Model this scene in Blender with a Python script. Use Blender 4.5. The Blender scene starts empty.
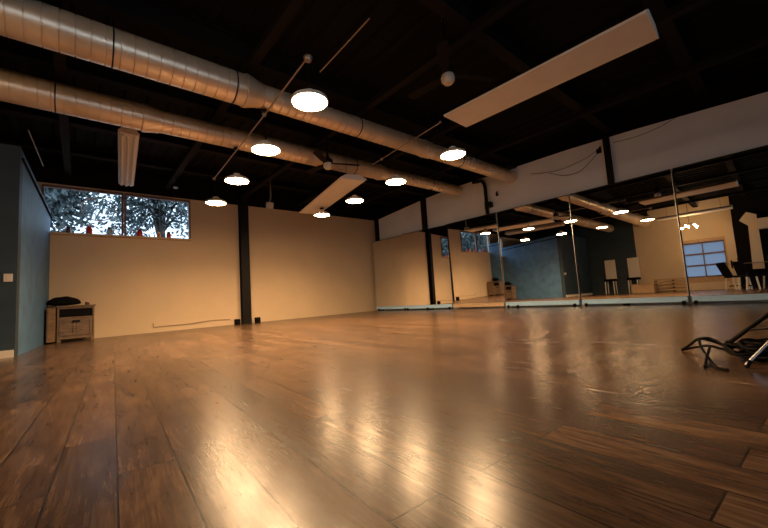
import bpy, bmesh, math, random
from mathutils import Vector, Matrix
random.seed(7)
C = bpy.context.scene.collection
PI = math.pi

# ---------------------------------------------------------------- camera
YAW, PITCH, ROLL, FPX = 0.714053, 0.0908458, -0.0654081, 354.635
def cam_axes():
    f = Vector((math.sin(YAW)*math.cos(PITCH), math.cos(YAW)*math.cos(PITCH), math.sin(PITCH)))
    r = Vector((math.cos(YAW), -math.sin(YAW), 0)); u = r.cross(f)
    return r*math.cos(ROLL)+u*math.sin(ROLL), -r*math.sin(ROLL)+u*math.cos(ROLL), f
_r, _u, _f = cam_axes()
cd = bpy.data.cameras.new('camera'); cam = bpy.data.objects.new('camera', cd); C.objects.link(cam)
cd.sensor_width = 36; cd.lens = FPX/768*36; cd.clip_start = 0.02; cd.clip_end = 300
M3 = Matrix((_r, _u, -_f)).transposed()
cam.matrix_world = Matrix.Translation((0, 0, 0.5)) @ M3.to_4x4()
bpy.context.scene.camera = cam

# ---------------------------------------------------------------- world, exposure
w = bpy.data.worlds.new('world'); bpy.context.scene.world = w; w.use_nodes = True
wn = w.node_tree.nodes; bg = wn['Background']
bg.inputs[0].default_value = (0.62, 0.80, 1.0, 1); bg.inputs[1].default_value = 2.6
vs = bpy.context.scene.view_settings
vs.view_transform = 'Standard'; vs.look = 'None'; vs.gamma = 1; vs.use_curve_mapping = False
vs.exposure = 0.18
LAMP = 95.0                      # strength of the lamp lenses
BEAM = 54.0                      # watts of each lamp's downward beam
LAMP_COL = (1.0, 0.63, 0.32)

# ---------------------------------------------------------------- helpers
# measurements were taken in half metres, with the lens one unit above the floor
def U(x, y, z): return Vector((x*0.5, y*0.5, (z+1)*0.5))

def mat(name, col, rough=0.6, metal=0.0, noise=0.0, nscale=8.0, bump=0.0, spec=0.5, stretch=(1, 1, 1)):
    m = bpy.data.materials.new(name); m.use_nodes = True
    nt = m.node_tree; b = nt.nodes['Principled BSDF']
    b.inputs['Base Color'].default_value = (*col, 1); b.inputs['Roughness'].default_value = rough
    b.inputs['Metallic'].default_value = metal; b.inputs['Specular IOR Level'].default_value = spec
    if noise or bump:
        tc = nt.nodes.new('ShaderNodeTexCoord'); mp = nt.nodes.new('ShaderNodeMapping')
        mp.inputs['Scale'].default_value = stretch
        n = nt.nodes.new('ShaderNodeTexNoise'); n.inputs['Scale'].default_value = nscale; n.inputs['Detail'].default_value = 6
        nt.links.new(tc.outputs['Object'], mp.inputs[0]); nt.links.new(mp.outputs[0], n.inputs['Vector'])
        if noise:
            r = nt.nodes.new('ShaderNodeValToRGB')
            r.color_ramp.elements[0].position = 0.3; r.color_ramp.elements[1].position = 0.7
            r.color_ramp.elements[0].color = (*[max(0, c*(1-noise)) for c in col], 1)
            r.color_ramp.elements[1].color = (*[min(1, c*(1+noise)) for c in col], 1)
            nt.links.new(n.outputs['Fac'], r.inputs[0]); nt.links.new(r.outputs[0], b.inputs['Base Color'])
        if bump:
            bp = nt.nodes.new('ShaderNodeBump'); bp.inputs['Strength'].default_value = bump; bp.inputs['Distance'].default_value = 0.01
            nt.links.new(n.outputs['Fac'], bp.inputs['Height']); nt.links.new(bp.outputs[0], b.inputs['Normal'])
    return m

def emis(name, col, s):
    m = bpy.data.materials.new(name); m.use_nodes = True
    b = m.node_tree.nodes['Principled BSDF']
    b.inputs['Base Color'].default_value = (0.9, 0.9, 0.9, 1)
    b.inputs['Emission Color'].default_value = (*col, 1); b.inputs['Emission Strength'].default_value = s
    return m

def box(bm, lo, hi, M=None):
    lo, hi = Vector(lo), Vector(hi)
    vs_ = [bm.verts.new(Vector((x, y, z))) for x in (lo.x, hi.x) for y in (lo.y, hi.y) for z in (lo.z, hi.z)]
    for f in ((0,1,3,2),(4,6,7,5),(0,4,5,1),(2,3,7,6),(0,2,6,4),(1,5,7,3)):
        bm.faces.new([vs_[i] for i in f])
    if M is not None:
        for v in vs_: v.co = M @ v.co
    return vs_

def tube(bm, pts, r, n=10, cap=True):
    """tube through pts; r a number or a list"""
    pts = [Vector(p) for p in pts]; rs = r if isinstance(r, (list, tuple)) else [r]*len(pts)
    rings = []; prev = None
    for i, p in enumerate(pts):
        t = (pts[min(i+1, len(pts)-1)]-pts[max(i-1, 0)])
        if t.length < 1e-9: t = Vector((0, 0, 1))
        t.normalize()
        if prev is None:
            a = Vector((0, 0, 1)) if abs(t.z) < 0.9 else Vector((1, 0, 0))
        else: a = prev
        s = (a - t*a.dot(t)).normalized(); prev = s; q = t.cross(s)
        rings.append([bm.verts.new(p+(s*math.cos(2*PI*k/n)+q*math.sin(2*PI*k/n))*rs[i]) for k in range(n)])
    for a, b in zip(rings, rings[1:]):
        for k in range(n): bm.faces.new((a[k], a[(k+1) % n], b[(k+1) % n], b[k]))
    if cap:
        bm.faces.new(rings[0][::-1]); bm.faces.new(rings[-1])

def lathe(bm, prof, n=24, M=None, close=True):
    """profile [(r,z)] turned about z"""
    rings = [[bm.verts.new(Vector((max(r, 1e-4)*math.cos(2*PI*k/n), max(r, 1e-4)*math.sin(2*PI*k/n), z))) for k in range(n)] for r, z in prof]
    for a, b in zip(rings, rings[1:]):
        for k in range(n): bm.faces.new((a[k], a[(k+1) % n], b[(k+1) % n], b[k]))
    if close:
        bm.faces.new(rings[0][::-1]); bm.faces.new(rings[-1])
    if M is not None:
        for ring in rings:
            for v in ring: v.co = M @ v.co

def prism(bm, poly, axis, a, b):
    """polygon of 2-D points pushed along axis from a to b"""
    def P(p, h):
        return {0: Vector((h, p[0], p[1])), 1: Vector((p[0], h, p[1])), 2: Vector((p[0], p[1], h))}[axis]
    A = [bm.verts.new(P(p, a)) for p in poly]; B = [bm.verts.new(P(p, b)) for p in poly]
    bm.faces.new(A); bm.faces.new(B[::-1]); n = len(poly)
    for i in range(n): bm.faces.new((A[i], B[i], B[(i+1) % n], A[(i+1) % n]))

def obj(name, bm, m, parent=None, smooth=False, bevel=0.0, loc=None, rotz=None):
    bmesh.ops.recalc_face_normals(bm, faces=bm.faces)
    me = bpy.data.meshes.new(name); bm.to_mesh(me); bm.free()
    for mm in (m if isinstance(m, (list, tuple)) else [m]): me.materials.append(mm)
    o = bpy.data.objects.new(name, me); C.objects.link(o)
    if parent: o.parent = parent
    if loc is not None: o.location = loc
    if rotz is not None: o.rotation_euler = (0, 0, rotz)
    if smooth:
        me.polygons.foreach_set('use_smooth', [True]*len(me.polygons))
        me.set_sharp_from_angle(angle=math.radians(35))
    if bevel:
        b = o.modifiers.new('bevel', 'BEVEL'); b.width = bevel; b.segments = 2; b.limit_method = 'ANGLE'
    return o

def tag(o, label, cat, group=None, kind=None):
    o['label'] = label; o['category'] = cat
    if group: o['group'] = group
    if kind: o['kind'] = kind
    return o

def thing(name, label, cat, loc=(0, 0, 0), rotz=0, group=None):
    o = bpy.data.objects.new(name, None); C.objects.link(o); o.empty_display_size = 0.1
    o.location = loc; o.rotation_euler = (0, 0, rotz)
    return tag(o, label, cat, group)

def struct(name, bm, m, label=None, cat=None, **k):
    o = obj(name, bm, m, **k); o['kind'] = 'structure'
    o['label'] = label or name.replace('_', ' ')
    o['category'] = cat or name.split('_')[0]
    return o

def dup(root, label, loc, rotz=0, group=None):
    r = root.copy(); C.objects.link(r); r.location = loc; r.rotation_euler = (0, 0, rotz); r['label'] = label
    if group: r['group'] = group
    for ch in list(root.children):
        c = ch.copy(); C.objects.link(c); c.parent = r
        for g in list(ch.children):
            d = g.copy(); C.objects.link(d); d.parent = c
    return r

# ---------------------------------------------------------------- materials
def floor_mat():
    m = bpy.data.materials.new('laminate'); m.use_nodes = True
    nt = m.node_tree; N = nt.nodes.new; L = nt.links.new; b = nt.nodes['Principled BSDF']
    az = math.radians(3.37)
    tc = N('ShaderNodeTexCoord')
    def dot(v, off=0.0):
        d = N('ShaderNodeVectorMath'); d.operation = 'DOT_PRODUCT'; d.inputs[1].default_value = v
        L(tc.outputs['Object'], d.inputs[0])
        a = N('ShaderNodeMath'); a.operation = 'ADD'; a.inputs[1].default_value = off; L(d.outputs['Value'], a.inputs[0])
        return a.outputs[0]
    lon = dot((math.sin(az), math.cos(az), 0), 20.06); lat = dot((math.cos(az), -math.sin(az), 0), 15.988)
    cb = N('ShaderNodeCombineXYZ'); L(lon, cb.inputs[0]); L(lat, cb.inputs[1])
    br = N('ShaderNodeTexBrick'); L(cb.outputs[0], br.inputs['Vector'])
    br.offset = 0.37; br.offset_frequency = 2; br.squash = 1.0
    br.inputs['Color1'].default_value = (0, 0, 0, 1); br.inputs['Color2'].default_value = (1, 1, 1, 1)
    br.inputs['Mortar'].default_value = (0.5, 0.5, 0.5, 1)
    br.inputs['Scale'].default_value = 1; br.inputs['Mortar Size'].default_value = 0.0028
    br.inputs['Brick Width'].default_value = 1.22; br.inputs['Row Height'].default_value = 0.16
    # per-plank offset of the grain
    off = N('ShaderNodeVectorMath'); off.operation = 'MULTIPLY_ADD'
    L(br.outputs['Color'], off.inputs[0]); off.inputs[1].default_value = (7.3, 3.1, 0); L(cb.outputs[0], off.inputs[2])
    def noise(sc, scale, det, dist=0.0):
        mp = N('ShaderNodeMapping'); mp.inputs['Scale'].default_value = sc; L(off.outputs[0], mp.inputs[0])
        n = N('ShaderNodeTexNoise'); n.inputs['Scale'].default_value = scale; n.inputs['Detail'].default_value = det
        n.inputs['Distortion'].default_value = dist; n.inputs['Roughness'].default_value = 0.62
        L(mp.outputs[0], n.inputs['Vector']); return n.outputs['Fac']
    grain = noise((1.6, 26, 1), 2.2, 8, 0.6); cloud = noise((1.2, 4, 1), 2.0, 4, 1.5); fine = noise((4, 120, 1), 2.0, 4)
    def mixv(a, bb, f):
        x = N('ShaderNodeMix'); x.inputs[0].default_value = f; L(a, x.inputs[2]); L(bb, x.inputs[3]); return x.outputs[0]
    g = mixv(mixv(grain, cloud, 0.5), fine, 0.22)
    r = N('ShaderNodeValToRGB'); e = r.color_ramp.elements
    e[0].position = 0.365; e[0].color = (0.030, 0.016, 0.010, 1)
    e[1].position = 0.64; e[1].color = (0.175, 0.110, 0.066, 1)
    k = e.new(0.5); k.color = (0.085, 0.049, 0.029, 1)
    L(g, r.inputs[0])
    tone = N('ShaderNodeMix'); tone.data_type = 'RGBA'; tone.blend_type = 'MULTIPLY'; tone.inputs[0].default_value = 1
    tr = N('ShaderNodeValToRGB'); tr.color_ramp.elements[0].color = (0.66, 0.64, 0.62, 1); tr.color_ramp.elements[1].color = (1.28, 1.22, 1.15, 1)
    L(br.outputs['Color'], tr.inputs[0]); L(r.outputs[0], tone.inputs[6]); L(tr.outputs[0], tone.inputs[7])
    seam = N('ShaderNodeMix'); seam.data_type = 'RGBA'; L(br.outputs['Fac'], seam.inputs[0])
    L(tone.outputs[2], seam.inputs[6]); seam.inputs[7].default_value = (0.018, 0.010, 0.006, 1)
    L(seam.outputs[2], b.inputs['Base Color'])
    rr = N('ShaderNodeMapRange'); L(g, rr.inputs[0]); rr.inputs[1].default_value = 0.3; rr.inputs[2].default_value = 0.7
    rr.inputs[3].default_value = 0.30; rr.inputs[4].default_value = 0.20
    L(rr.outputs[0], b.inputs['Roughness']); b.inputs['Specular IOR Level'].default_value = 0.38
    h = N('ShaderNodeMath'); h.operation = 'MULTIPLY_ADD'; L(br.outputs['Fac'], h.inputs[0]); h.inputs[1].default_value = -1.2
    gm = N('ShaderNodeMath'); gm.operation = 'MULTIPLY'; gm.inputs[1].default_value = 0.42; L(g, gm.inputs[0]); L(gm.outputs[0], h.inputs[2])
    bp = N('ShaderNodeBump'); bp.inputs['Strength'].default_value = 0.4; bp.inputs['Distance'].default_value = 0.0025
    L(h.outputs[0], bp.inputs['Height']); L(bp.outputs[0], b.inputs['Normal'])
    return m

M = dict(
    floor=floor_mat(),
    wall=mat('warm_white_paint', (0.62, 0.465, 0.30), 0.8, noise=0.04, nscale=1.5, bump=0.05),
    wallr=mat('grey_white_paint', (0.80, 0.86, 0.96), 0.75, noise=0.05, nscale=1.2, bump=0.05),
    blue=mat('daylit_blue_plaster', (0.058, 0.148, 0.28), 0.6, noise=0.22, nscale=3.5, bump=0.2),  # grazing daylight on the partition side is lightened into this blue
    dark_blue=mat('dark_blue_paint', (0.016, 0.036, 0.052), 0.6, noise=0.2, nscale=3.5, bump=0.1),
    black=mat('black_ceiling_paint', (0.005, 0.004, 0.004), 0.85, spec=0.1),
    deck=mat('black_roof_deck', (0.004, 0.003, 0.003), 0.8, spec=0.15),
    steel=mat('black_steel', (0.0055, 0.0045, 0.004), 0.5, noise=0.3, nscale=5, spec=0.2),
    beam=mat('dark_brown_beam', (0.009, 0.006, 0.005), 0.75, noise=0.2, nscale=4, spec=0.15),
    duct=mat('galvanised_duct', (0.86, 0.70, 0.52), 0.34, metal=0.5, noise=0.12, nscale=3, bump=0.06),
    galv=mat('dull_conduit', (0.42, 0.34, 0.28), 0.4, metal=0.7),
    white=mat('white_enamel', (0.82, 0.76, 0.70), 0.5, noise=0.04, nscale=3),
    offwhite=mat('off_white_plastic', (0.70, 0.62, 0.50), 0.45),
    wood_frame=mat('brown_window_frame', (0.17, 0.085, 0.055), 0.5, noise=0.2, nscale=6, stretch=(1, 1, 1)),
    oak=mat('worn_oak', (0.17, 0.105, 0.06), 0.55, noise=0.45, nscale=6, bump=0.2, stretch=(1, 1, 6)),
    pine=mat('pine_boards', (0.45, 0.28, 0.15), 0.6, noise=0.2, nscale=5, stretch=(1, 6, 1)),
    rubber=mat('black_rubber', (0.0035, 0.0035, 0.0035), 0.7, spec=0.1),
    fabric=mat('black_fabric', (0.005, 0.0045, 0.005), 0.95, noise=0.3, nscale=20, bump=0.3, spec=0.1),
    rail=mat('daylight_blue_rail', (0.42, 0.68, 0.98), 0.35, noise=0.06, nscale=4),  # cool daylight on the mirror rails is put into this blue
    rail_wood=mat('pale_wood_rail', (0.55, 0.38, 0.22), 0.5, noise=0.1, nscale=4),
    chrome=mat('polished_edge', (0.75, 0.78, 0.82), 0.25, metal=1.0),
    red=mat('red_glass', (0.50, 0.030, 0.020), 0.3), orange=mat('orange_glass', (0.70, 0.26, 0.04), 0.3),
    paleblue=mat('pale_blue_glass', (0.35, 0.48, 0.60), 0.3), amber=mat('dark_amber_glass', (0.10, 0.035, 0.02), 0.3),
    leaf=mat('leaf_green', (0.08, 0.105, 0.11), 0.6, noise=0.4, nscale=3), bark=mat('bark', (0.05, 0.04, 0.035), 0.9),
    ground=mat('grey_yard', (0.18, 0.18, 0.18), 0.9, noise=0.2, nscale=2),
)
mm = mat('mirror_silver', (0.86, 0.85, 0.83), 0.004, metal=1.0); M['mirror'] = mm
M['lens'] = emis('lamp_lens', LAMP_COL, LAMP)
M['bulb'] = emis('warm_bulb', (1.0, 0.62, 0.28), 260)
gl = bpy.data.materials.new('clear_glass'); gl.use_nodes = True
nt = gl.node_tree; nt.nodes.clear()
o_ = nt.nodes.new('ShaderNodeOutputMaterial'); mx = nt.nodes.new('ShaderNodeMixShader'); tr = nt.nodes.new('ShaderNodeBsdfTransparent')
gs = nt.nodes.new('ShaderNodeBsdfGlossy'); gs.inputs['Roughness'].default_value = 0.02; tr.inputs[0].default_value = (0.93, 0.96, 0.97, 1)
mx.inputs[0].default_value = 0.06; nt.links.new(tr.outputs[0], mx.inputs[1]); nt.links.new(gs.outputs[0], mx.inputs[2]); nt.links.new(mx.outputs[0], o_.inputs[0])
M['glass'] = gl
fg = bpy.data.materials.new('frosted_glass'); fg.use_nodes = True
nt = fg.node_tree; nt.nodes.clear()
o_ = nt.nodes.new('ShaderNodeOutputMaterial'); t2 = nt.nodes.new('ShaderNodeBsdfTranslucent'); t2.inputs[0].default_value = (0.42, 0.45, 0.50, 1)
nt.links.new(t2.outputs[0], o_.inputs[0]); M['frosted'] = fg

# ---------------------------------------------------------------- the room
W, WW, D, XL, YF = 16.70, 16.95, 20.3, -8.0, -8.0      # mirror line, right wall, back wall, left wall, wall behind
ZR = 6.9
bm = bmesh.new(); box(bm, U(XL-0.4, YF-0.4, -1.2), U(WW+0.4, D+0.4, -1)); struct('floor', bm, M['floor'], 'dark oak laminate plank floor', 'floor')
bm = bmesh.new(); box(bm, U(XL-0.4, YF-0.4, ZR), U(WW+0.4, D+0.4, ZR+0.2))
x = XL
while x < WW:                                             # corrugated deck: ribs along the room
    prism(bm, [((x)*0.5, (ZR+1)*0.5+0.001), ((x+0.08)*0.5, (ZR+1)*0.5-0.035), ((x+0.22)*0.5, (ZR+1)*0.5-0.035), ((x+0.30)*0.5, (ZR+1)*0.5+0.001)], 1, YF*0.5, D*0.5)
    x += 0.6
struct('ceiling', bm, M['deck'], 'black corrugated steel roof deck', 'ceiling')

WZ0, WZ1, WX0, WX1 = 3.60, 5.66, -1.22, 4.40
bm = bmesh.new()
box(bm, U(XL-0.4, D, -1), U(WW, D+0.3, WZ0)); box(bm, U(WX1, D, WZ0), U(WW, D+0.3, 5.74))
box(bm, U(XL-0.4, D, WZ0), U(WX0, D+0.3, 5.74)); box(bm, U(WX0, D, WZ1), U(WX1, D+0.3, 5.74))
struct('wall_back', bm, M['wall'], 'cream back wall under the windows', 'wall')
bm = bmesh.new(); box(bm, U(XL-0.4, D-0.05, 5.74), U(WW+0.5, D+0.35, ZR)); struct('trim_1', bm, M['black'], 'black band above the back wall', 'trim')
bm = bmesh.new()
k = WW/W
top = [(20.3, 5.62), (15.2, 6.02), (13, 6.10), (6.2, 6.05), (3.6, 5.95), (0, 5.73), (-8, 5.2)]
prism(bm, [(-4.0, 0.0), (10.15, 0.0)] + [(y*0.5, (z*k+1)*0.5) for y, z in top], 0, WW*0.5, (WW+0.3)*0.5)
struct('wall_right', bm, M['wallr'], 'grey white wall above and behind the mirrors', 'wall')
bm = bmesh.new(); box(bm, U(WW+0.3, YF-0.4, 4.5), U(WW+0.5, D-0.05, ZR)); struct('trim_2', bm, M['black'], 'black band above the mirror wall', 'trim')
# left wall: dark blue near the back, cream with the garage door further forward
GY0, GY1, GZ0, GZ1 = 3.0, 5.85, -0.35, 3.2
bm = bmesh.new()
box(bm, U(XL-0.3, GY1, -1), U(XL, 10.0, ZR)); box(bm, U(XL-0.3, YF, -1), U(XL, GY0, ZR))
box(bm, U(XL-0.3, GY0, GZ1), U(XL, GY1, ZR)); box(bm, U(XL-0.3, GY0, -1), U(XL, GY1, GZ0))
struct('wall_left', bm, M['wall'], 'cream wall around the garage door', 'wall')
bm = bmesh.new(); box(bm, U(XL-0.3, 10.0, -1), U(XL, D, ZR)); struct('wall_left_rear', bm, M['dark_blue'], 'dark blue wall behind the partition', 'wall')
bm = bmesh.new(); box(bm, U(XL-0.3, YF-0.3, -1), U(WW+0.3, YF, 1.0)); box(bm, U(XL-0.3, YF-0.3, 5.0), U(WW+0.3, YF, ZR))
box(bm, U(XL-0.3, YF-0.3, 1.0), U(-4, YF, 5.0)); box(bm, U(6, YF-0.3, 1.0), U(WW+0.3, YF, 5.0)); struct('wall_front', bm, M['wall'], 'cream wall behind the camera', 'wall')

# partition: dark front face, side with daylight painted in as lighter blue, whose top slopes down to the back
fx, fy, ex, ey = -1.32, 14.3, -0.93, 20.29
bm = bmesh.new()
pts = [U(XL, fy, -1), U(fx, fy, -1), U(fx, fy, 5.04), U(XL, fy, 5.04), U(XL, fy+0.3, -1), U(fx+0.03, fy+0.3, -1), U(fx+0.03, fy+0.3, 4.97), U(XL, fy+0.3, 4.97)]
v = [bm.verts.new(p) for p in pts]
for f in ((0,1,2,3),(4,7,6,5),(0,4,5,1),(3,2,6,7),(1,5,6,2),(0,3,7,4)): bm.faces.new([v[i] for i in f])
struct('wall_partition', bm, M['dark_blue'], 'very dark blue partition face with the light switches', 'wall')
bm = bmesh.new()
def side(x0, off): return [U(fx+x0, fy+off, -1), U(ex+x0, ey, -1), U(ex+x0, ey, 4.50), U(fx+x0, fy+off, 5.02)]
A = [bm.verts.new(p) for p in side(0.0, 0.0)]; B = [bm.verts.new(p) for p in side(-0.25, 0.32)]
bm.faces.new(A); bm.faces.new(B[::-1])
for i in range(4): bm.faces.new((A[i], B[i], B[(i+1) % 4], A[(i+1) % 4]))
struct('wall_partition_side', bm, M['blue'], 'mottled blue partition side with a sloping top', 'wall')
bm = bmesh.new()
a0, a1 = U(fx+0.04, fy+0.12, 4.72), U(ex+0.03, ey-0.02, 4.25)
tube(bm, [a0, a1], 0.017, 8); struct('trim_3', bm, M['black'], 'black strip under the sloping top of the blue partition', 'trim')
bm = bmesh.new(); box(bm, U(XL+0.2, fy-0.06, -1), U(fx-0.02, fy, -0.80)); struct('baseboard_left', bm, M['offwhite'], 'pale baseboard of the dark partition', 'baseboard')

# windows in the back wall
def window(n, x0, x1, label):
    bm = bmesh.new(); t = 0.075
    y0, y1 = D-0.06, D+0.12
    box(bm, U(x0, y0, WZ0), U(x0+t, y1, WZ1)); box(bm, U(x1-t, y0, WZ0), U(x1, y1, WZ1))
    box(bm, U(x0+t, y0, WZ1-t*1.3), U(x1-t, y1, WZ1)); box(bm, U(x0+t, y0, WZ0), U(x1-t, y1, WZ0+0.03))
    o = struct('window_%d' % n, bm, M['wood_frame'], label, 'window')
    bm = bmesh.new(); box(bm, U(x0+t, D+0.04, WZ0+0.03), U(x1-t, D+0.06, WZ1-t*1.3)); obj('window_pane', bm, M['glass'], o)
window(1, WX0, 1.57, 'left clerestory window with three jars on its ledge')
window(2, 1.60, WX1, 'right clerestory window with red and orange jars on its ledge')
bm = bmesh.new()  # unseen window added behind the camera to let in bluish daylight
for x in (-4, -0.7, 2.6, 5.92): box(bm, U(x, YF-0.25, 1.0), U(x+0.08, YF-0.1, 5.0))
box(bm, U(-3.9, YF-0.25, 1.0), U(5.92, YF-0.1, 1.1)); box(bm, U(-3.9, YF-0.25, 4.9), U(5.92, YF-0.1, 5.0))
o = struct('window_3', bm, M['wood_frame'], 'added unseen window behind the camera, letting in cool daylight', 'window')
bm = bmesh.new(); box(bm, U(-3.9, YF-0.2, 1.1), U(5.9, YF-0.18, 4.9)); obj('window_pane', bm, M['glass'], o)
bm = bmesh.new(); box(bm, U(WX0, D-0.22, WZ0-0.08), U(WX1, D+0.30, WZ0)); struct('trim_4', bm, M['wall'], 'narrow ledge below the clerestory windows', 'trim')

# garage door with frosted panes in the left wall
bm = bmesh.new(); t = 0.07; yv = [GY0, (GY0+GY1)/2, GY1]
zr = [0.15, 1.15, 2.15, 3.12]
for y in (GY0, (GY0+GY1)/2-t/2, GY1-t): box(bm, U(XL-0.16, y, 0.1), U(XL-0.08, y+t, GZ1-0.05))
for z in zr: box(bm, U(XL-0.17, GY0, z-0.06), U(XL-0.06, GY1, z+0.06))
g = struct('door_1', bm, M['wood_frame'], 'glazed garage door with brown bars, seen in the mirror', 'door')
for i in range(3):
    for j in range(2):
        bm = bmesh.new(); y0 = GY0+t if j == 0 else (GY0+GY1)/2+t/2
        y1 = (GY0+GY1)/2-t/2 if j == 0 else GY1-t
        box(bm, U(XL-0.13, y0, zr[i]+0.06), U(XL-0.11, y1, zr[i+1]-0.06)); obj('door_pane', bm, M['frosted'], g)
bm = bmesh.new(); box(bm, U(XL-0.2, GY0, GZ0), U(XL-0.05, GY1, 0.10)); obj('bottom_panel', bm, M['pine'], g)
bm = bmesh.new()
box(bm, U(XL, GY0-0.2, GZ1), U(XL+0.12, GY1+0.1, GZ1+0.25)); box(bm, U(XL, GY0-0.2, -1), U(XL+0.1, GY0, GZ1))
struct('trim_5', bm, M['pine'], 'pine casing of the garage door', 'trim')

# roof beams: deep ones across the room, light ones along it
n = 6
for y in (-5, -1.6, 1.5, 4.5, 8.75, 12.0, 15.0, 18.4):
    bm = bmesh.new(); h = 6.30 if y in (4.5, 15.0, 8.75) else 6.5
    box(bm, U(XL, y-0.16, h), U(WW, y+0.16, h+0.06)); box(bm, U(XL, y-0.04, h+0.06), U(WW, y+0.04, ZR-0.06)); box(bm, U(XL, y-0.16, ZR-0.06), U(WW, y+0.16, ZR))
    struct('trim_%d' % n, bm, M['beam'], 'dark steel roof beam running across the room', 'beam'); n += 1
for x in (-4, -0.4, 3.35, 7.1, 10.6, 14.0):
    bm = bmesh.new(); box(bm, U(x-0.11, YF, 6.12), U(x+0.11, D, 6.29))
    struct('trim_%d' % n, bm, M['beam'], 'dark purlin running the length of the roof', 'beam'); n += 1

# ---------------------------------------------------------------- steel columns
def ibeam(name, label, x, y, z0, z1, w_, d, rot=False):
    t = thing(name, label, 'column', U(x, y, z0))
    H = (z1-z0)*0.5; a, b = w_*0.25, d*0.25
    for s in (-1, 1):
        bm = bmesh.new()
        if rot: box(bm, (s*b-0.006, -a, 0), (s*b+0.006, a, H))
        else: box(bm, (-a, s*b-0.006, 0), (a, s*b+0.006, H))
        obj('flange', bm, M['steel'], t)
    bm = bmesh.new()
    if rot: box(bm, (-b+0.006, -0.006, 0), (b-0.006, 0.006, H))
    else: box(bm, (-0.006, -b+0.006, 0), (0.006, b-0.006, H))
    obj('web', bm, M['steel'], t)
    return t
ibeam('steel_column', 'black steel column between the two halves of the cream back wall', 7.08, D-0.18, -1, 6.11, 0.46, 0.34)
ibeam('steel_column', 'black steel column in the far right corner by the back wall', WW-0.09, D-0.30, -1, 6.1, 0.30, 0.16, True)
ibeam('steel_column', 'black steel column behind the mirrors nearest the far corner one', WW-0.09, 15.2, -1, 6.12, 0.36, 0.14, True)
ibeam('steel_column', 'black steel column above the mirrors, nearest the camera', WW-0.09, 4.62, -1, 6.12, 0.22, 0.14, True)

# ---------------------------------------------------------------- mirror panels
def mirror_panel(y0, y1, label, rot, tilt, rail='rail', wheels=(0.12, 0.5, 0.88)):
    L = (y1-y0)*0.5; yc = (y0+y1)/2
    t = thing('mirror_panel', label, 'mirror', U(W-(0.19 if rot > 3 else 0), yc, -1), 0, 'tall wheeled mirrors along the right wall')
    t.rotation_euler = (0, math.radians(tilt), math.radians(rot))
    H = (4.01+1)*0.5
    bm = bmesh.new(); box(bm, (0.0, -L/2+0.004, 0.15), (0.006, L/2-0.004, H)); obj('mirror_glass', bm, M['mirror'], t)
    bm = bmesh.new(); box(bm, (0.006, -L/2+0.002, 0.15), (0.03, L/2-0.002, H)); box(bm, (-0.004, -L/2+0.002, H), (0.03, L/2-0.002, H+0.012)); obj('backing_frame', bm, M['steel'], t)
    bm = bmesh.new(); box(bm, (-0.004, -L/2-0.002, 0.15), (0.012, -L/2+0.0085, H)); obj('polished_edge', bm, M['chrome'], t)
    bm = bmesh.new(); box(bm, (-0.03, -L/2+0.02, 0.045), (0.05, L/2-0.02, 0.145)); obj('base_rail', bm, M[rail], t, bevel=0.004)
    for f in wheels:
        y = -L/2+f*L
        bm = bmesh.new(); Mx = Matrix.Translation((-0.055, y, 0.032)) @ Matrix.Rotation(PI/2, 4, 'Y')
        lathe(bm, [(0.012, -0.018), (0.032, -0.018), (0.032, 0.018), (0.012, 0.018)], 16, Mx)
        c = obj('caster', bm, M['rubber'], t, smooth=True)
        bm = bmesh.new(); box(bm, (-0.075, y-0.022, 0.064), (-0.028, y+0.022, 0.07)); box(bm, (-0.05, y-0.02, 0.03), (-0.03, y+0.02, 0.066)); obj('caster_bracket', bm, M['steel'], c)
panels = [
    (16.92, 20.0, 'tall wall mirror nearest the far corner, reflecting plain cream wall', 6.0, 0.1, 'rail', (0.1, 0.9)),
    (13.32, 16.88, 'second wall mirror from the far corner, reflecting the black column', 6.0, 0.2, 'rail', (0.05, 0.5, 0.95)),
    (9.97, 13.28, 'third wall mirror from the far corner, reflecting the windows and cabinet', 1.75, -0.6, 'rail_wood', ()),
    (6.30, 9.93, 'fourth wall mirror from the far corner, reflecting the blue partition', 0, 0.3, 'rail', (0.06, 0.94, 0.8)),
    (2.62, 6.26, 'fifth wall mirror from the far corner, reflecting cream wall and rack', 0, 0.3, 'rail', (0.04, 0.94)),
    (-1.1, 2.58, 'nearest wall mirror, reflecting the garage door and gym benches', 0.8, 0.3, 'rail', (0.96, 0.1)),
]
for a in panels: mirror_panel(*a)

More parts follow.
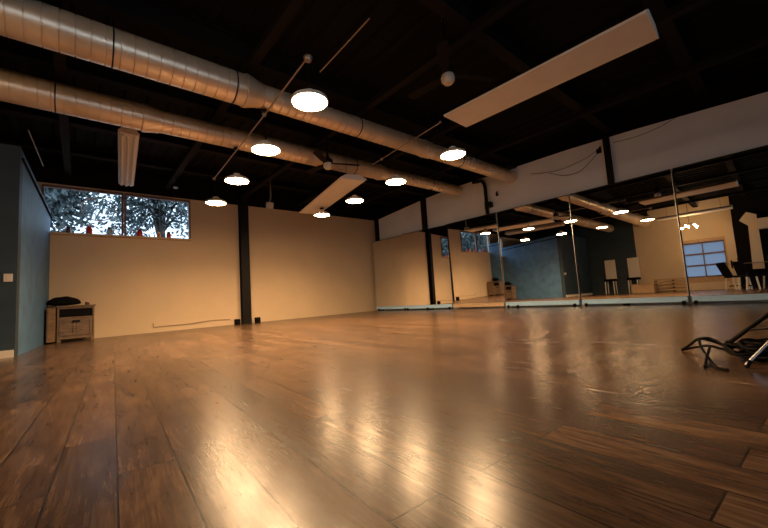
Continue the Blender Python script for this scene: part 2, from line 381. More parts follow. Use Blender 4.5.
# ---------------------------------------------------------------- air ducts
def duct(name, label, y, z, segs, xend_open=True):
    """segs: [(x0, x1, radius)] in half metres"""
    t = thing(name, label, 'air duct', U(segs[0][0], y, z))
    x00 = segs[0][0]
    R = Matrix.Rotation(PI/2, 4, 'Y')
    for i, (x0, x1, r) in enumerate(segs):
        bm = bmesh.new(); prof = []; x = x0; rm = r*0.5
        while x < x1-0.02:
            xa = (x-x00)*0.5; stp = min(0.24, x1-x)*0.5
            prof += [(rm, xa), (rm, xa+stp-0.014), (rm-0.012, xa+stp-0.012), (rm-0.012, xa+stp-0.006), (rm+0.004, xa+stp-0.004), (rm+0.004, xa+stp-0.001)]
            x += 0.24
        if i+1 == len(segs): prof += [(rm, (x1-x00)*0.5), (rm-0.012, (x1-x00)*0.5), (rm-0.012, (x1-x00)*0.5-0.15), (0, (x1-x00)*0.5-0.15)]
        lathe(bm, prof, 40, R, close=False); obj('duct_section', bm, M['duct'], t, smooth=True)
        if i+1 < len(segs):
            r2 = segs[i+1][2]*0.5; xa = (x1-x00)*0.5
            bm = bmesh.new(); lathe(bm, [(rm+0.001, xa-0.02), (rm+0.014, xa-0.015), (rm+0.014, xa+0.015), (r2+0.014, xa+0.16), (r2+0.014, xa+0.19), (r2, xa+0.195)], 40, R, close=False)
            obj('reducer_collar', bm, M['duct'], t, smooth=True)
    return t
d1 = duct('air_duct', 'thick round metal duct crossing the upper left, nearer the camera', 9.0, 5.68, [(XL, 3.3, 0.40), (3.3, 10.2, 0.31), (10.2, 16.9, 0.29)])
d2 = duct('air_duct', 'thinner round metal duct running parallel beyond the nearer one', 12.0, 5.70, [(XL, 1.4, 0.38), (1.4, 10.4, 0.33), (10.4, 16.4, 0.27)])
for d, xs, r in ((d1, (0.5, 3.0, 7, 12.5), (0.40, 0.40, .31, .29)), (d2, (-0.5, 5, 9, 14), (.38, .33, .33, .27))):
    for x, rr in zip(xs, r):                     # hanging straps up to the deck
        bm = bmesh.new(); lx = (x-XL)*0.5; R_ = rr*0.5+0.004; zt = (ZR-d.location.z*2+1-0.02)*0.5
        zt = (ZR+1)*0.5-d.location.z-0.02
        pts = [Vector((lx, R_*math.cos(a), R_*math.sin(a))) for a in [PI/2+2*PI*k/24 for k in range(25)]]
        tube(bm, pts, 0.008, 6); tube(bm, [(lx, 0, R_), (lx, 0, zt)], 0.006, 6)
        obj('hanger_strap', bm, M['steel'], d)
bm = bmesh.new(); box(bm, U(16.3, 8.7, 6.10), U(16.93, 9.35, 6.36))
tag(obj('junction_box', bm, M['steel'], bevel=0.006), 'black box on the wall above the end of the nearer duct', 'electrical box')

# ---------------------------------------------------------------- disc lamps
def make_lamp(sl=1.34):
    t = thing('disc_pendant_lamp', '', 'ceiling lamp')
    bm = bmesh.new(); lathe(bm, [(0.0, -0.022), (0.12, -0.017), (0.18, -0.008), (0.205, 0.0), (0.205, 0.004), (0.0, 0.004)], 40); obj('lamp_lens', bm, M['lens'], t)
    bm = bmesh.new(); lathe(bm, [(0.214, -0.004), (0.220, 0.0), (0.214, 0.03), (0.15, 0.065), (0.07, 0.085), (0.06, 0.12), (0.02, 0.13), (0.0, 0.13), (0.0, 0.006), (0.207, 0.006), (0.207, -0.006)], 40, close=False)
    obj('lamp_housing', bm, M['white'], t, smooth=True)
    bm = bmesh.new(); tube(bm, [(0, 0, 0.12), (0, 0, sl)], 0.006, 8); obj('stem', bm, M['steel'], t)
    bm = bmesh.new(); lathe(bm, [(0, sl-0.045), (0.05, sl-0.035), (0.05, sl-0.01), (0, sl)], 20); obj('canopy', bm, M['steel'], t, smooth=True)
    ld = bpy.data.lights.new('lamp_beam', 'AREA'); ld.shape = 'DISK'; ld.size = 0.38; ld.energy = BEAM; ld.color = LAMP_COL; ld.spread = math.radians(145)
    lo = bpy.data.objects.new('lamp_beam', ld); C.objects.link(lo); lo.location = (0, 0, -0.03); lo.parent = t
    return t
lamps = [
    (4.38, 7.50, 'largest round disc lamp, lit, beside the nearer duct'),
    (4.59, 10.8, 'lit disc lamp in the left row, second from the camera'),
    (4.79, 14.2, 'lit disc lamp in the left row, third from the camera'),
    (4.98, 17.8, 'lit disc lamp nearest the back wall, just right of the windows'),
    (10.39, 7.72, 'lit disc lamp in the right row, nearest the camera'),
    (10.61, 11.07, 'lit disc lamp in the right row, under the far duct'),
    (10.79, 14.42, 'lit disc lamp in the right row, right of the far strip fixture'),
    (10.83, 17.77, 'lit disc lamp in the right row, nearest the back wall'),
]
kinds = {}
for i, (x, y, lab) in enumerate(lamps):
    sl = {1: 0.582, 5: 0.64, 2: 0.583, 6: 0.586, 7: 0.19}.get(i, 1.34)     # some hang from the ducts, one from the fixture above it
    if sl not in kinds:
        L0 = make_lamp(sl); kinds[sl] = L0; L0.location = U(x*0.84, y*0.84, 4.2); L0.scale = (0.89, 0.89, 1); L0['label'] = lab; L0['group'] = 'round disc lamps'
    else: dup(kinds[sl], lab, U(x*0.84, y*0.84, 4.2), 0, 'round disc lamps')

# ---------------------------------------------------------------- conduits
def conduit(label, pts, r, knobs=()):
    t = thing('conduit', label, 'conduit', pts[0])
    o = pts[0]; bm = bmesh.new(); tube(bm, [p-o for p in pts], r, 8); obj('pipe', bm, M['galv'], t, smooth=True)
    for q_ in pts[::max(1, len(pts)-1)]:
        bm = bmesh.new(); tube(bm, [q_-o, Vector((q_.x, q_.y, (ZR+1)*0.5-0.03))-o], 0.003, 6); obj('hanger_wire', bm, M['steel'], t)
    for p, kr in knobs:
        bm = bmesh.new(); lathe(bm, [(0, -kr), (kr*0.7, -kr*0.75), (kr, -0.2*kr), (kr, 0.3*kr), (kr*.6, kr*0.6), (0, kr*0.7)], 16, Matrix.Translation(p-o)); obj('junction', bm, M['galv'], t, smooth=True)
conduit('thin metal conduit with a round end box, passing under the nearer duct', [U(3.55, 6.1, 5.02), U(3.70, 8.7, 5.0), U(3.97, 14.35, 5.0)], 0.009, [(U(3.55, 6.07, 5.0), 0.045), (U(3.69, 8.7, 5.0), 0.03), (U(3.97, 14.35, 5.0), 0.03)])
conduit('short thin conduit high above the largest disc lamp', [U(4.32, 4.93, 5.5), U(4.38, 6.95, 5.5)], 0.007)
conduit('thin conduit leading from the near strip fixture to the ducts', [U(8.06, 6.35, 5.0), U(8.42, 10.04, 5.0)], 0.007, [(U(8.06, 6.35, 5.02), 0.02), (U(8.36, 9.4, 5.0), 0.025)])
conduit('thin pale conduit above the dark partition at far left', [U(-1.2, 14.6, 5.7), U(-1.05, 17.9, 5.7)], 0.008)

# ---------------------------------------------------------------- strip fixtures (switched off)
def strip(name, label, p0, p1, wid, h, tiltdeg=0, tubes=False):
    """p0, p1: ends of the centre line of the underside"""
    t = thing(name, label, 'strip light', (p0+p1)/2)
    d = (p1-p0); L = d.length; az = math.atan2(-d.x, d.y); t.rotation_euler = (0, math.radians(tiltdeg), az)
    a = wid/2; bm = bmesh.new()
    prism(bm, [(-a, 0.03), (-a*0.80, 0), (a*0.98, 0), (a, 0.02), (a*0.5, h), (-a*0.5, h)], 1, -L/2, L/2); obj('reflector_body', bm, M['white'], t)
    bm = bmesh.new(); box(bm, (-a*0.82, -L/2+0.02, -0.002), (-a*0.78, L/2-0.02, 0.004)); box(bm, (a*0.90, -L/2+0.02, -0.002), (a*0.94, L/2-0.02, 0.004)); obj('cover_seam', bm, M['offwhite'], t)
    if tubes:
        for f in (-0.6, 0.0, 0.6):
            bm = bmesh.new(); tube(bm, [(f*a, -L/2+0.03, -0.03), (f*a, L/2-0.06-0.05*abs(f), -0.03)], 0.019, 12); obj('fluorescent_tube', bm, M['offwhite'], t, smooth=True)
    for s in (-1, 1):
        bm = bmesh.new(); prism(bm, [(-a-0.004, 0.03), (-a*0.80, -0.004), (a*0.98, -0.004), (a+0.004, 0.02), (a*0.5, h+0.004), (-a*0.5, h+0.004)], 1, s*L/2-0.006, s*L/2+0.006); obj('end_cap', bm, M['white'], t)
        bm = bmesh.new(); tube(bm, [(0, s*L*0.38, h), (0, s*L*0.38, 3.93-p0.z)], 0.004, 6); obj('hanging_wire', bm, M['steel'], t)
    return t
strip('strip_light', 'long white strip fixture, unlit, hanging at upper right', U(7.80, 5.57, 4.60), U(7.97, 1.22, 4.60), 0.57, 0.10)
strip('strip_light', 'white strip fixture, unlit, hanging before the back wall beyond the far duct', U(9.22, 16.35, 4.60), U(8.10, 10.80, 4.60), 0.57, 0.10)
strip('strip_light', 'white strip fixture, unlit, overhead left of the camera, seen only in the mirrors', U(-3, 7.0, 5.0), U(-3, 2.0, 5.0), 0.5, 0.10)
strip('strip_light', 'narrow white strip fixture with bare unlit tubes, hanging in front of the left window', U(1.12, 12.8, 5.45), U(1.50, 18.2, 5.45), 0.27, 0.12, 0, True)

# ---------------------------------------------------------------- ceiling fans
def fan(label, p, angs, L, hub=0.085):
    t = thing('ceiling_fan', label, 'ceiling fan', p)
    bm = bmesh.new(); lathe(bm, [(0, -hub*0.8), (hub*0.6, -hub*0.72), (hub*0.95, -hub*0.3), (hub, hub*0.2), (hub*0.85, hub*0.6), (0, hub*0.65)], 24); obj('hub', bm, M['offwhite'], t, smooth=True)
    bm = bmesh.new(); lathe(bm, [(0, hub*0.6), (hub*1.1, hub*0.65), (hub*1.1, hub*1.3), (hub*0.4, hub*2.0), (0.02, hub*2.4), (0.015, 3.93-p.z), (0.0, 3.93-p.z)], 24, close=False); obj('motor_and_rod', bm, M['steel'], t, smooth=True)
    bm = bmesh.new(); tube(bm, [(0.03*math.cos(a), 0, 3.93-p.z-0.12+0.05*math.sin(a)) for a in [PI*k/8 for k in range(9)]], 0.006, 6); obj('hook', bm, M['galv'], t)
    for i, a in enumerate(angs):
        bm = bmesh.new(); R = Matrix.Rotation(math.radians(a), 4, 'Z') @ Matrix.Rotation(math.radians(12), 4, 'X')
        pl = [(hub*0.9, -0.03), (0.2, -0.06), (L*0.9, -0.075), (L, -0.03), (L, 0.04), (L*0.9, 0.06), (0.2, 0.045), (hub*0.9, 0.03)]
        prism(bm, pl, 2, hub*0.55, hub*0.55+0.01)
        for v in bm.verts: v.co = R @ v.co
        obj('blade', bm, M['beam'], t)
fan('dark ceiling fan with a pale round hub, left of the near strip fixture', U(6.76, 4.98, 5.15), (95, 215, 335), 0.62)
fan('dark ceiling fan with a pale round hub, hanging in front of the far duct', U(7.05, 10.97, 5.0), (100, 220, 340), 0.62)
t = thing('spotlight', 'small pale can spotlight hanging near the top of the back wall column', 'spotlight', U(7.55, 17.5, 5.2))
bm = bmesh.new(); lathe(bm, [(0, -0.12), (0.095, -0.12), (0.10, 0.0), (0.08, 0.04), (0, 0.045)], 20, Matrix.Rotation(0.25, 4, 'X')); obj('lamp_can', bm, M['offwhite'], t, smooth=True)
bm = bmesh.new(); tube(bm, [(0, 0, 0.03), (0.03, 0, 0.2), (0.03, 0, 0.84)], 0.018, 8); obj('bracket', bm, M['galv'], t)
t = thing('spotlight', 'tiny pale fitting hanging above the window, left of the disc lamps', 'spotlight', U(3.3, 17.9, 5.55))
bm = bmesh.new(); lathe(bm, [(0, -0.02), (0.05, -0.02), (0.05, 0.01), (0, 0.012)], 16); obj('lamp_can', bm, M['galv'], t, smooth=True)
bm = bmesh.new(); tube(bm, [(0, 0, 0.01), (0, 0, 0.66)], 0.006, 6); obj('bracket', bm, M['steel'], t)

# ---------------------------------------------------------------- on the right wall
t = thing('drain_pipe', 'black pipe with an elbow coming down the mirror wall between the two ducts', 'pipe', U(16.75, 10.55, 3.6))
o = U(16.75, 10.55, 3.6)
bm = bmesh.new(); tube(bm, [U(16.80, 10.55, 4.08)-o, U(16.80, 10.55, 5.55)-o, U(16.80, 10.6, 5.8)-o, U(16.80, 10.75, 5.98)-o, U(16.80, 11.3, 6.06)-o], 0.045, 14); obj('pipe', bm, M['steel'], t, smooth=True)
bm = bmesh.new(); tube(bm, [U(16.80, 10.55, 4.35)-o, U(16.80, 10.55, 4.75)-o], 0.055, 14); box(bm, U(16.62, 10.22, 4.4)-o, U(16.90, 10.42, 4.68)-o); obj('valve_body', bm, M['steel'], t, smooth=True)
def wall_hook(label, y, z, s):
    t = thing('wall_bracket', label, 'bracket', U(WW, y, z))
    bm = bmesh.new(); box(bm, (-0.012, -s, -s), (0, s, s)); obj('plate', bm, M['steel'], t)
    bm = bmesh.new(); tube(bm, [(-0.01, 0, 0), (-0.08, -0.02, 0.02), (-0.11, -0.07, 0.05)], 0.018, 8); obj('arm', bm, M['steel'], t)
    return t
wall_hook('black bracket on the wall just left of the nearest column', 4.95, 5.62, 0.05)
wall_hook('small black clip on the wall between pipe and nearer duct', 9.95, 5.02, 0.035)
def wall_cable(label, pts):
    bm = bmesh.new(); P = [U(WW-0.03, y, z) for y, z in pts]; Q = []
    for i in range(len(P)-1):
        for k in range(6):
            f = k/6; a = P[max(i-1, 0)]; b = P[i]; c = P[i+1]; d = P[min(i+2, len(P)-1)]
            Q.append(0.5*((2*b)+(c-a)*f+(2*a-5*b+4*c-d)*f*f+(3*b-a-3*c+d)*f**3))
    Q.append(P[-1]); tube(bm, Q, 0.005, 6); tag(obj('cable', bm, M['rubber']), label, 'cable')
wall_cable('thin black cable drooping deepest from the bracket beside the nearest column', [(4.95, 5.6), (5.3, 5.3), (5.8, 4.98), (6.4, 4.98), (6.9, 5.2), (7.1, 5.32)])
wall_cable('thin black cable running nearly straight from the bracket beside the nearest column', [(5.02, 5.66), (5.6, 5.45), (6.4, 5.33), (7.1, 5.36), (8.0, 5.55)])
wall_cable('thin cable following the top of the wall right of the nearest column', [(4.4, 5.78), (3.6, 5.72), (2.9, 5.78), (2.3, 5.95)])

# ---------------------------------------------------------------- light switches
def switch(label, x, z):
    t = thing('light_switch', label, 'light switch', U(x, fy, z))
    bm = bmesh.new(); box(bm, (-0.045, -0.012, -0.055), (0.045, 0, 0.055)); obj('plate', bm, M['offwhite'], t, bevel=0.004)
    bm = bmesh.new(); box(bm, (-0.018, -0.018, -0.03), (0.018, -0.012, 0.03)); obj('rocker', bm, M['offwhite'], t, bevel=0.002)
switch('pale light switch on the dark partition, nearer its corner', -1.49, 1.20)
switch('pale light switch on the dark partition, at the picture edge', -1.76, 1.22)

# ---------------------------------------------------------------- cabinet
CA = math.radians(2.5)
cb_ = thing('cabinet', 'worn wooden cabinet with an open slot over two doors, in the far left corner', 'cabinet', U(-0.64, 19.35, -1), CA)
cw, cdp, ch = 0.58, 0.36, 0.70
bm = bmesh.new(); prism(bm, [(-0.02, 0.0), (-0.001, 0.36), (-0.06, 0.36), (-0.155, -0.13), (-0.13, -0.14)], 2, 0.03, ch); obj('side_panel', bm, M['oak'], cb_, bevel=0.003)
bm = bmesh.new()
box(bm, (0, 0, 0.06), (0.03, cdp, ch)); box(bm, (cw-0.03, 0, 0.06), (cw, cdp, ch)); box(bm, (0.03, cdp-0.02, 0.06), (cw-0.03, cdp, ch))
box(bm, (0.03, 0, 0.06), (cw-0.03, cdp-0.02, 0.12)); box(bm, (0.03, 0, 0.46), (cw-0.03, cdp-0.02, 0.50)); box(bm, (0.03, 0.0, ch-0.035), (cw-0.03, cdp-0.02, ch))
box(bm, (0.03, 0.05, 0.12), (cw-0.03, 0.06, 0.46)); obj('body', bm, M['oak'], cb_, bevel=0.003)
bm = bmesh.new(); box(bm, (-0.02, -0.025, ch), (cw+0.02, cdp, ch+0.03)); obj('top', bm, M['oak'], cb_, bevel=0.005)
bm = bmesh.new(); box(bm, (0.031, 0.02, 0.501), (cw-0.031, 0.03, ch-0.036)); obj('slot_shade', bm, M['rubber'], cb_)  # black sheet standing in for the shade inside the open slot
for k in range(2):
    x0 = 0.035+k*(cw/2-0.033); x1 = x0+cw/2-0.037
    bm = bmesh.new(); f = 0.045
    box(bm, (x0, -0.012, 0.125), (x0+f, 0.012, 0.455)); box(bm, (x1-f, -0.012, 0.125), (x1, 0.012, 0.455))
    box(bm, (x0+f, -0.012, 0.125), (x1-f, 0.012, 0.17)); box(bm, (x0+f, -0.012, 0.41), (x1-f, 0.012, 0.455)); box(bm, (x0+f, -0.001, 0.17), (x1-f, 0.010, 0.41))
    dr = obj('door', bm, M['oak'], cb_, bevel=0.003)
    bm = bmesh.new(); xh = x1-0.03 if k == 0 else x0+0.03; box(bm, (xh-0.03, -0.03, 0.385), (xh+0.03, -0.012, 0.43)); obj('handle', bm, M['steel'], dr, bevel=0.004)
for fx_, fy_ in ((0.0, 0.0), (cw-0.06, 0), (0, cdp-0.06), (cw-0.06, cdp-0.06)):
    bm = bmesh.new(); box(bm, (fx_, fy_, 0), (fx_+0.06, fy_+0.06, 0.06)); obj('foot', bm, M['oak'], cb_, bevel=0.004)
# bag on top
Rz = Matrix.Rotation(CA, 4, 'Z'); CB = U(-0.64, 19.35, -1)
def oncab(x, y, z=ch+0.031): return CB + (Rz @ Vector((x, y, z)))
t = thing('bag', 'black domed bag lying on top of the wooden cabinet', 'bag', oncab(0.10, 0.17), CA)
bm = bmesh.new(); bmesh.ops.create_uvsphere(bm, u_segments=32, v_segments=16, radius=1)
for v in bm.verts:
    x, y, z = v.co; z = z if z > 0 else z*0.25
    v.co = Vector((x*0.27*(1+0.05*math.sin(5*y)), y*0.16, 0.045+z*0.15+0.006*math.sin(9*x)*max(z, 0)))
obj('bag_body', bm, M['fabric'], t, smooth=True)
bm = bmesh.new(); tube(bm, [(-0.15+0.3*k/12, -0.08-0.05*math.sin(PI*k/12), 0.10+0.02*math.sin(PI*k/12)) for k in range(13)], 0.009, 8); obj('strap', bm, M['rubber'], t, smooth=True)
t = thing('jar', 'small dark jar with a pale lid beside the bag on the cabinet', 'jar', oncab(0.47, 0.12))
bm = bmesh.new(); lathe(bm, [(0, 0), (0.035, 0), (0.04, 0.03), (0.03, 0.06), (0, 0.062)], 20); obj('jar_body', bm, M['amber'], t, smooth=True)
bm = bmesh.new(); lathe(bm, [(0, 0.062), (0.028, 0.062), (0.028, 0.075), (0, 0.076)], 20); obj('lid', bm, M['offwhite'], t, smooth=True)

# ---------------------------------------------------------------- jars on the window ledge
def jar(label, x, m, s=1.0, lid='steel'):
    t = thing('candle_jar', label, 'jar', U(x, D-0.08, WZ0), 0, 'coloured jars on the window ledge')
    bm = bmesh.new(); lathe(bm, [(0, 0), (0.055*s, 0), (0.062*s, 0.02*s), (0.062*s, 0.12*s), (0.045*s, 0.15*s), (0, 0.15*s)], 20); obj('jar_body', bm, M[m], t, smooth=True)
    bm = bmesh.new(); lathe(bm, [(0, 0.15*s), (0.047*s, 0.15*s), (0.045*s, 0.185*s), (0.02*s, 0.20*s), (0, 0.20*s)], 20); obj('lid', bm, M[lid], t, smooth=True)
jar('leftmost jar on the window ledge, dark amber with a black lid', -0.36, 'amber', 0.75)
jar('red jar with a dark lid on the ledge of the left window', 0.33, 'red', 0.95, 'red')
jar('pale blue jar with a dark lid on the ledge of the left window', 1.06, 'paleblue', 0.95)
jar('red jar with a black lid at the left end of the right window', 2.20, 'red', 0.95)
jar('small orange jar between two red jars on the right window ledge', 2.98, 'orange', 0.68, 'orange')
jar('rightmost jar on the window ledge, red with a black lid', 3.40, 'red', 0.82)

# ---------------------------------------------------------------- by the back wall
def spk(label, x):
    t = thing('small_speaker', label, 'speaker', U(x, D-0.45, -1), 0)
    bm = bmesh.new(); box(bm, (-0.07, -0.06, 0), (0.07, 0.06, 0.15)); obj('cabinet_body', bm, M['fabric'], t, bevel=0.02)
    bm = bmesh.new(); lathe(bm, [(0, 0), (0.045, 0), (0.05, 0.006), (0, 0.004)], 20, Matrix.Translation((0, -0.062, 0.075)) @ Matrix.Rotation(PI/2, 4, 'X')); obj('speaker_cone', bm, M['rubber'], t, smooth=True)
spk('small black speaker on the floor left of the back wall column', 6.50); spk('small black speaker on the floor right of the back wall column', 7.60)
bm = bmesh.new(); P = []
for k in range(25):
    f = k/24; P.append(U(2.75+3.5*f, D-0.05, -0.76+0.10*math.sin(f*2.2)*f+0.015*math.sin(11*f)))
P = [U(2.72, D-0.05, -0.55)]+P; tube(bm, P, 0.006, 6); tag(obj('cable', bm, M['wood_frame']), 'thin brown cable along the foot of the back wall', 'cable')

# ---------------------------------------------------------------- stand and cables at right
def ray(px, py, depth):
    d = _f + _r*((px-384)/FPX) - _u*((py-264)/FPX); return Vector((0, 0, 0.5)) + d*depth
def onfloor(px, py, z=0.0):
    d = _f + _r*((px-384)/FPX) - _u*((py-264)/FPX); return Vector((0, 0, 0.5)) + d*((z-0.5)/d.z)
hub = Vector((2.94, -0.26, 0.60))
fA = onfloor(726, 345, 0.015); fB = onfloor(746, 365, 0.015); fC = Vector((3.9, -1.1, 0.015))
t = thing('tripod_stand', 'black tripod stand with one silver leg, at the right edge', 'stand', (hub.x, hub.y, 0))
o = Vector((hub.x, hub.y, 0))
for p, m, r in ((fA, 'steel', 0.014), (fB, 'chrome', 0.007), (fC, 'steel', 0.014)):
    bm = bmesh.new(); tube(bm, [p-o, hub-o+Vector((0, 0, 0.03))], r, 10); lg = obj('leg', bm, M[m], t, smooth=True)
    bm = bmesh.new(); tube(bm, [p-o+Vector((0, 0, -0.012)), p-o+(hub-p)*0.04], r*1.5, 10); obj('rubber_foot', bm, M['rubber'], lg, smooth=True)
bm = bmesh.new(); tube(bm, [(0, 0, 0.22), (0, 0, 1.35)], 0.014, 12); obj('pole', bm, M['steel'], t, smooth=True)
bm = bmesh.new(); lathe(bm, [(0, 0.56), (0.03, 0.56), (0.03, 0.68), (0, 0.68)], 16); obj('collar', bm, M['rubber'], t, smooth=True)
for p in (fA, fC):
    q = p+(hub-p)*(0.2 if p is fA else 0.4)
    bm = bmesh.new(); tube(bm, [q-o, Vector((0, 0, 0.24))], 0.009, 8); obj('brace', bm, M['steel'], t, smooth=True)

def smoothpts(P, n=8):
    Q = []
    for i in range(len(P)-1):
        a = P[max(i-1, 0)]; b = P[i]; c = P[i+1]; d = P[min(i+2, len(P)-1)]
        for k in range(n):
            f = k/n; Q.append(0.5*((2*b)+(c-a)*f+(2*a-5*b+4*c-d)*f*f+(3*b-a-3*c+d)*f**3))
    Q.append(P[-1]); return Q
t = thing('cable_pile', 'tangled pile of black cables on the floor under the stand', 'cables', (3.15, 0.30, 0))
o = Vector((3.15, 0.30, 0))
rng = random.Random(3)
for j in range(10):                      # loose coils
    bm = bmesh.new(); cx0 = 3.04+rng.uniform(-0.09, 0.10); cy0 = 0.20+rng.uniform(-0.07, 0.05); ra = rng.uniform(0.09, 0.19); rb = ra*rng.uniform(0.45, 0.8); ph = rng.uniform(0, 6.28); z0 = 0.010+0.0065*j
    P = [Vector((cx0+ra*math.cos(a), cy0+rb*math.sin(a), z0+0.012*math.sin(2*a+ph)+0.012)) for a in [ph+2*PI*k/30*1.9 for k in range(31)]]
    tube(bm, [p-o for p in smoothpts(P, 3)], 0.0075, 7); obj('cable_coil', bm, M['rubber'], t, smooth=True)
bm = bmesh.new(); box(bm, (-0.08, -0.16, 0.0), (0.08, -0.07, 0.055)); obj('plug_block', bm, M['rubber'], t, bevel=0.012)
# raised loops and straggling ends reaching left
tip = onfloor(682, 350, 0.008); apex = onfloor(699, 339, 0.10); near = onfloor(705, 366, 0.006)
def strand(P, r, m='rubber'):
    bm = bmesh.new(); tube(bm, [p-o for p in smoothpts(P)], r, 8); obj('cable_end', bm, M[m], t, smooth=True)
strand([tip, onfloor(690, 345, 0.05), apex, onfloor(712, 341, 0.09), onfloor(726, 346, 0.05), Vector((3.1, 0.35, 0.06))], 0.008)
strand([tip, onfloor(697, 347, 0.03), onfloor(710, 346, 0.05), onfloor(722, 349, 0.04), Vector((3.0, 0.3, 0.05))], 0.007)
strand([apex, onfloor(701, 347, 0.06), onfloor(708, 357, 0.02), onfloor(716, 367, 0.006), onfloor(728, 370, 0.006)], 0.007)
strand([onfloor(710, 347, 0.06), onfloor(707, 356, 0.03), onfloor(705, 367, 0.006)], 0.007)
strand([apex, onfloor(708, 338, 0.10), onfloor(720, 343, 0.08), onfloor(735, 352, 0.05), Vector((2.95, 0.25, 0.05))], 0.007)

# ---------------------------------------------------------------- things seen only in the mirrors (left of the camera)
def chair(label, x, y, rz):
    t = thing('high_back_chair', label, 'chair', U(x, y, -1), rz, 'pale high-backed chairs by the dark wall')
    for sx in (-1, 1):
        for sy in (-1, 1):
            bm = bmesh.new(); tube(bm, [(sx*0.19, sy*0.19, 0), (sx*0.18, sy*0.18, 0.63)], [0.02, 0.03], 8); obj('leg', bm, M['offwhite'], t, smooth=True)
    bm = bmesh.new(); box(bm, (-0.24, -0.24, 0.63), (0.24, 0.22, 0.75)); obj('seat', bm, M['fabric'], t, bevel=0.02)
    bm = bmesh.new(); box(bm, (-0.24, 0.19, 0.70), (0.24, 0.24, 1.72)); obj('backrest', bm, M['offwhite'], t, bevel=0.02)
    return t
c1 = chair('pale high-backed chair with a black seat, left one in the mirror', XL+0.7, 12.3, PI/2)
dup(c1, 'pale high-backed chair with a black seat, right one in the mirror', U(XL+0.7, 10.3, -1), PI/2, 'pale high-backed chairs by the dark wall')
t = thing('wooden_chest', 'plain tan wooden chest, mirrored left of the slatted rack', 'chest', U(XL+1.3, 9.3, -1))
bm = bmesh.new(); box(bm, (0.0, -0.42, 0.0), (0.45, 0.42, 0.38)); obj('chest_body', bm, M['pine'], t, bevel=0.01)
bm = bmesh.new(); box(bm, (-0.01, -0.44, 0.38), (0.47, 0.44, 0.41)); obj('lid', bm, M['pine'], t, bevel=0.006)
t = thing('slatted_rack', 'low slatted wooden rack against the cream wall, seen in the mirror', 'rack', U(XL+0.08, 7.45, -1))
for i, y in enumerate((-0.62, -0.02, 0.62)):
    bm = bmesh.new(); box(bm, (0, y-0.02, 0), (0.28, y+0.02, 0.56)); obj('upright', bm, M['oak'], t)
for z in (0.06, 0.22, 0.38, 0.52):
    bm = bmesh.new(); box(bm, (0.28, -0.66, z), (0.30, 0.66, z+0.07)); obj('rail', bm, M['pine'], t)
t = thing('chandelier', 'small chandelier of glowing bare bulbs, seen in the nearest mirror', 'chandelier', U(-4.6, 4.7, 4.5))
bm = bmesh.new(); tube(bm, [(0, 0, -0.02), (0, 0, (ZR-4.5)*0.5)], 0.008, 8)
obj('stem', bm, M['steel'], t)
for k in range(5):
    a = 2*PI*k/5+0.4; r = 0.24; zz = -0.05*(k % 2)
    bm = bmesh.new(); tube(bm, [(0, 0, 0), (r*0.6*math.cos(a), r*0.6*math.sin(a), 0.03), (r*math.cos(a), r*math.sin(a), -0.05+zz)], 0.006, 8); ar = obj('arm', bm, M['steel'], t)
    bm = bmesh.new(); lathe(bm, [(0, -0.07), (0.025, -0.06), (0.035, -0.03), (0.015, 0.01), (0, 0.012)], 14, Matrix.Translation((r*math.cos(a), r*math.sin(a), -0.06+zz))); obj('bulb', bm, M['bulb'], ar, smooth=True)
# white boxed-in posts with dark bays between
bm = bmesh.new(); box(bm, U(XL+0.02, 2.35, -1), U(XL+0.4, 2.9, 4.8)); struct('trim_%d' % n, bm, M['wall'], 'cream post beside the garage door', 'trim'); n += 1
bm = bmesh.new(); prism(bm, [(0.45, 0.75), (0.78, 0.75), (0.72, 2.5), (0.95, 2.75), (0.72, 3.05), (0.45, 2.9)], 0, (XL+0.4)*0.5, (XL+0.8)*0.5)
struct('trim_%d' % n, bm, M['wall'], 'cream bracketed post in the dark bay', 'trim'); n += 1
bm = bmesh.new(); box(bm, U(XL, YF, -1), U(XL+0.38, 2.33, ZR)); struct('wall_left_bay', bm, M['black'], 'black wall beyond the garage door', 'wall')
t = thing('wall_cabinet', 'pale cabinet high on the black wall, seen in the nearest mirror', 'cabinet', U(XL+0.38, 0.45, 3.6))
bm = bmesh.new(); box(bm, (0, -0.28, 0), (0.3, 0.28, 0.42)); obj('cabinet_body', bm, M['wall'], t, bevel=0.006)
bm = bmesh.new(); box(bm, (0.3, -0.26, 0.02), (0.315, 0.26, 0.40)); obj('door', bm, M['wall'], t, bevel=0.004)
def bench(label, x, y, rz):
    t = thing('weight_bench', label, 'bench', U(x, y, -1), rz, 'gym benches seen in the nearest mirror')
    bm = bmesh.new(); box(bm, (-0.15, -0.25, 0.45), (0.15, 0.45, 0.53)); obj('seat_pad', bm, M['fabric'], t, bevel=0.02)
    bm = bmesh.new(); R = Matrix.Translation((0, 0.45, 0.5)) @ Matrix.Rotation(math.radians(60), 4, 'X'); box(bm, (-0.15, 0.02, -0.03), (0.15, 0.62, 0.05), R); obj('back_pad', bm, M['fabric'], t, bevel=0.02)
    for sx in (-1, 1):
        for y_ in (-0.2, 0.4):
            bm = bmesh.new(); tube(bm, [(sx*0.17, y_, 0), (sx*0.12, y_, 0.46)], 0.028, 8); obj('leg', bm, M['offwhite'], t, smooth=True)
    bm = bmesh.new(); box(bm, (-0.03, -0.24, 0.12), (0.03, 0.44, 0.16)); obj('crossbar', bm, M['steel'], t)
    return t
b1 = bench('gym bench nearest the garage door, seen in the mirror', XL+3.0, 2.35, -1.0)
dup(b1, 'gym bench in the middle, seen in the mirror', U(XL+5.0, 1.7, -1), 1.2, 'gym benches seen in the nearest mirror')
dup(b1, 'gym bench at the picture edge, seen in the mirror', U(XL+3.4, 0.6, -1), 2.0, 'gym benches seen in the nearest mirror')
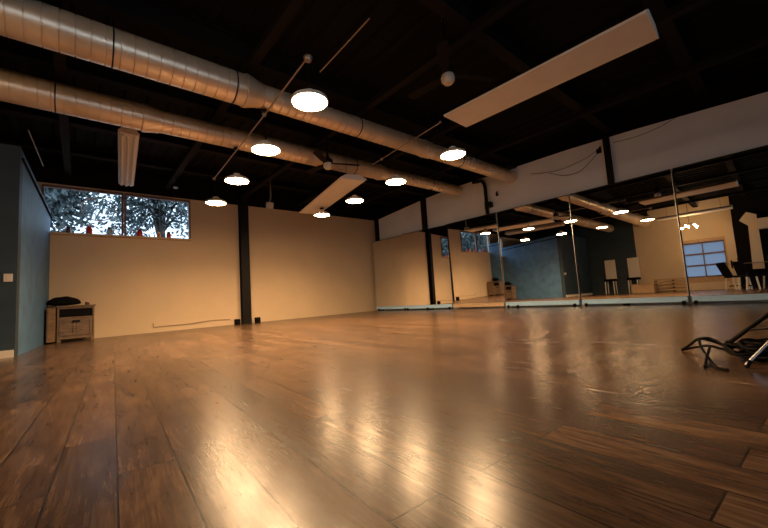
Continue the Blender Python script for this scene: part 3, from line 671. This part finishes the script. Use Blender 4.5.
t = thing('barbell_rack', 'dark upright rack with a bar behind the gym benches', 'rack', U(XL+0.75, 1.5, -1))
for y in (-0.4, 0.4):
    bm = bmesh.new(); tube(bm, [(0, y, 0), (0, y, 1.25)], 0.03, 8); obj('upright', bm, M['steel'], t)
bm = bmesh.new(); tube(bm, [(0.05, -0.7, 1.0), (0.05, 0.7, 1.0)], 0.014, 8); obj('bar', bm, M['galv'], t)
for y in (-0.6, 0.6):
    bm = bmesh.new(); lathe(bm, [(0.02, -0.02), (0.16, -0.02), (0.17, 0), (0.16, 0.02), (0.02, 0.02)], 24, Matrix.Translation((0.05, y, 1.0)) @ Matrix.Rotation(PI/2, 4, 'X')); obj('weight_plate', bm, M['rubber'], t, smooth=True)

# ---------------------------------------------------------------- outside
bm = bmesh.new(); box(bm, (-60, 10.6, -0.3), (60, 90, -0.1)); struct('ground_yard', bm, M['ground'], 'grey yard behind the building', 'ground')
bm = bmesh.new(); box(bm, (-60, -30, -0.3), (-4.35, 10.6, -0.1)); struct('ground_side', bm, M['ground'], 'grey yard beside the building', 'ground')
def tree(label, x, y, zc, rx, rz_, nleaf, seed, leaf=0.12):
    rg = random.Random(seed)
    t = thing('tree', label, 'tree', (x, y, -0.1), 0, 'trees outside the back windows')
    bm = bmesh.new(); tube(bm, [(0, 0, 0), (0.1, 0, zc*0.5), (0, 0, zc)], [0.22, 0.16, 0.10], 10)
    tips = []
    for k in range(16):
        a = rg.uniform(0, 2*PI); e = rg.uniform(0.1, 1.2); rr = rg.uniform(0.6, 0.95)
        p = Vector((math.cos(a)*math.cos(e)*rx*rr, math.sin(a)*math.cos(e)*rx*rr, zc+math.sin(e)*rz_*rr-0.4*rz_))
        z0 = zc*rg.uniform(0.55, 0.95); tube(bm, [(0, 0, z0), p*0.5+Vector((0, 0, z0*0.5+0.2)), p], [0.07, 0.04, 0.015], 6); tips.append(p)
    obj('trunk', bm, M['bark'], t)
    bm = bmesh.new()
    cl = tips+[Vector((rg.uniform(-1, 1)*rx*.8, rg.uniform(-1, 1)*rx*.6, zc+rg.uniform(-.9, .9)*rz_)) for _ in range(26)]
    for i in range(nleaf):
        c = rg.choice(cl); p = c+Vector((rg.gauss(0, .46), rg.gauss(0, .46), rg.gauss(0, .42)))
        a = Vector((rg.uniform(-1, 1), rg.uniform(-1, 1), rg.uniform(-1, 1))).normalized(); b = a.orthogonal().normalized(); s = leaf*rg.uniform(.5, 1.2)
        q = [p+a*s, p+b*s*0.5, p-a*s, p-b*s*0.5]; f = bm.faces.new([bm.verts.new(v) for v in q])
    lf = obj('foliage', bm, M['leaf'], t)
tree('leafy tree well to the left of the windows, seen in the mirror', -6.3, 14.6, 3.8, 1.6, 1.5, 4500, 8, 0.14)
tree('leafy tree outside the left clerestory window', -1.4, 14.6, 4.8, 1.7, 1.8, 9000, 1)
tree('leafy tree outside the right clerestory window', 2.7, 18.0, 5.8, 1.6, 1.8, 6000, 2)
# pale hoop hanging outside the left window
bm = bmesh.new(); P = [Vector((0.32+0.30*math.cos(a), D*0.5-0.04, 2.88+0.26*math.sin(a))) for a in [2*PI*k/40 for k in range(41)]]
tube(bm, P, 0.012, 8, cap=False)
tube(bm, [(0.32, D*0.5-0.04, 3.16), (0.32, D*0.5-0.04, 3.375)], 0.005, 6)
tag(obj('hoop', bm, M['galv'], smooth=True), 'pale wire hoop hanging in the left clerestory window', 'hoop')
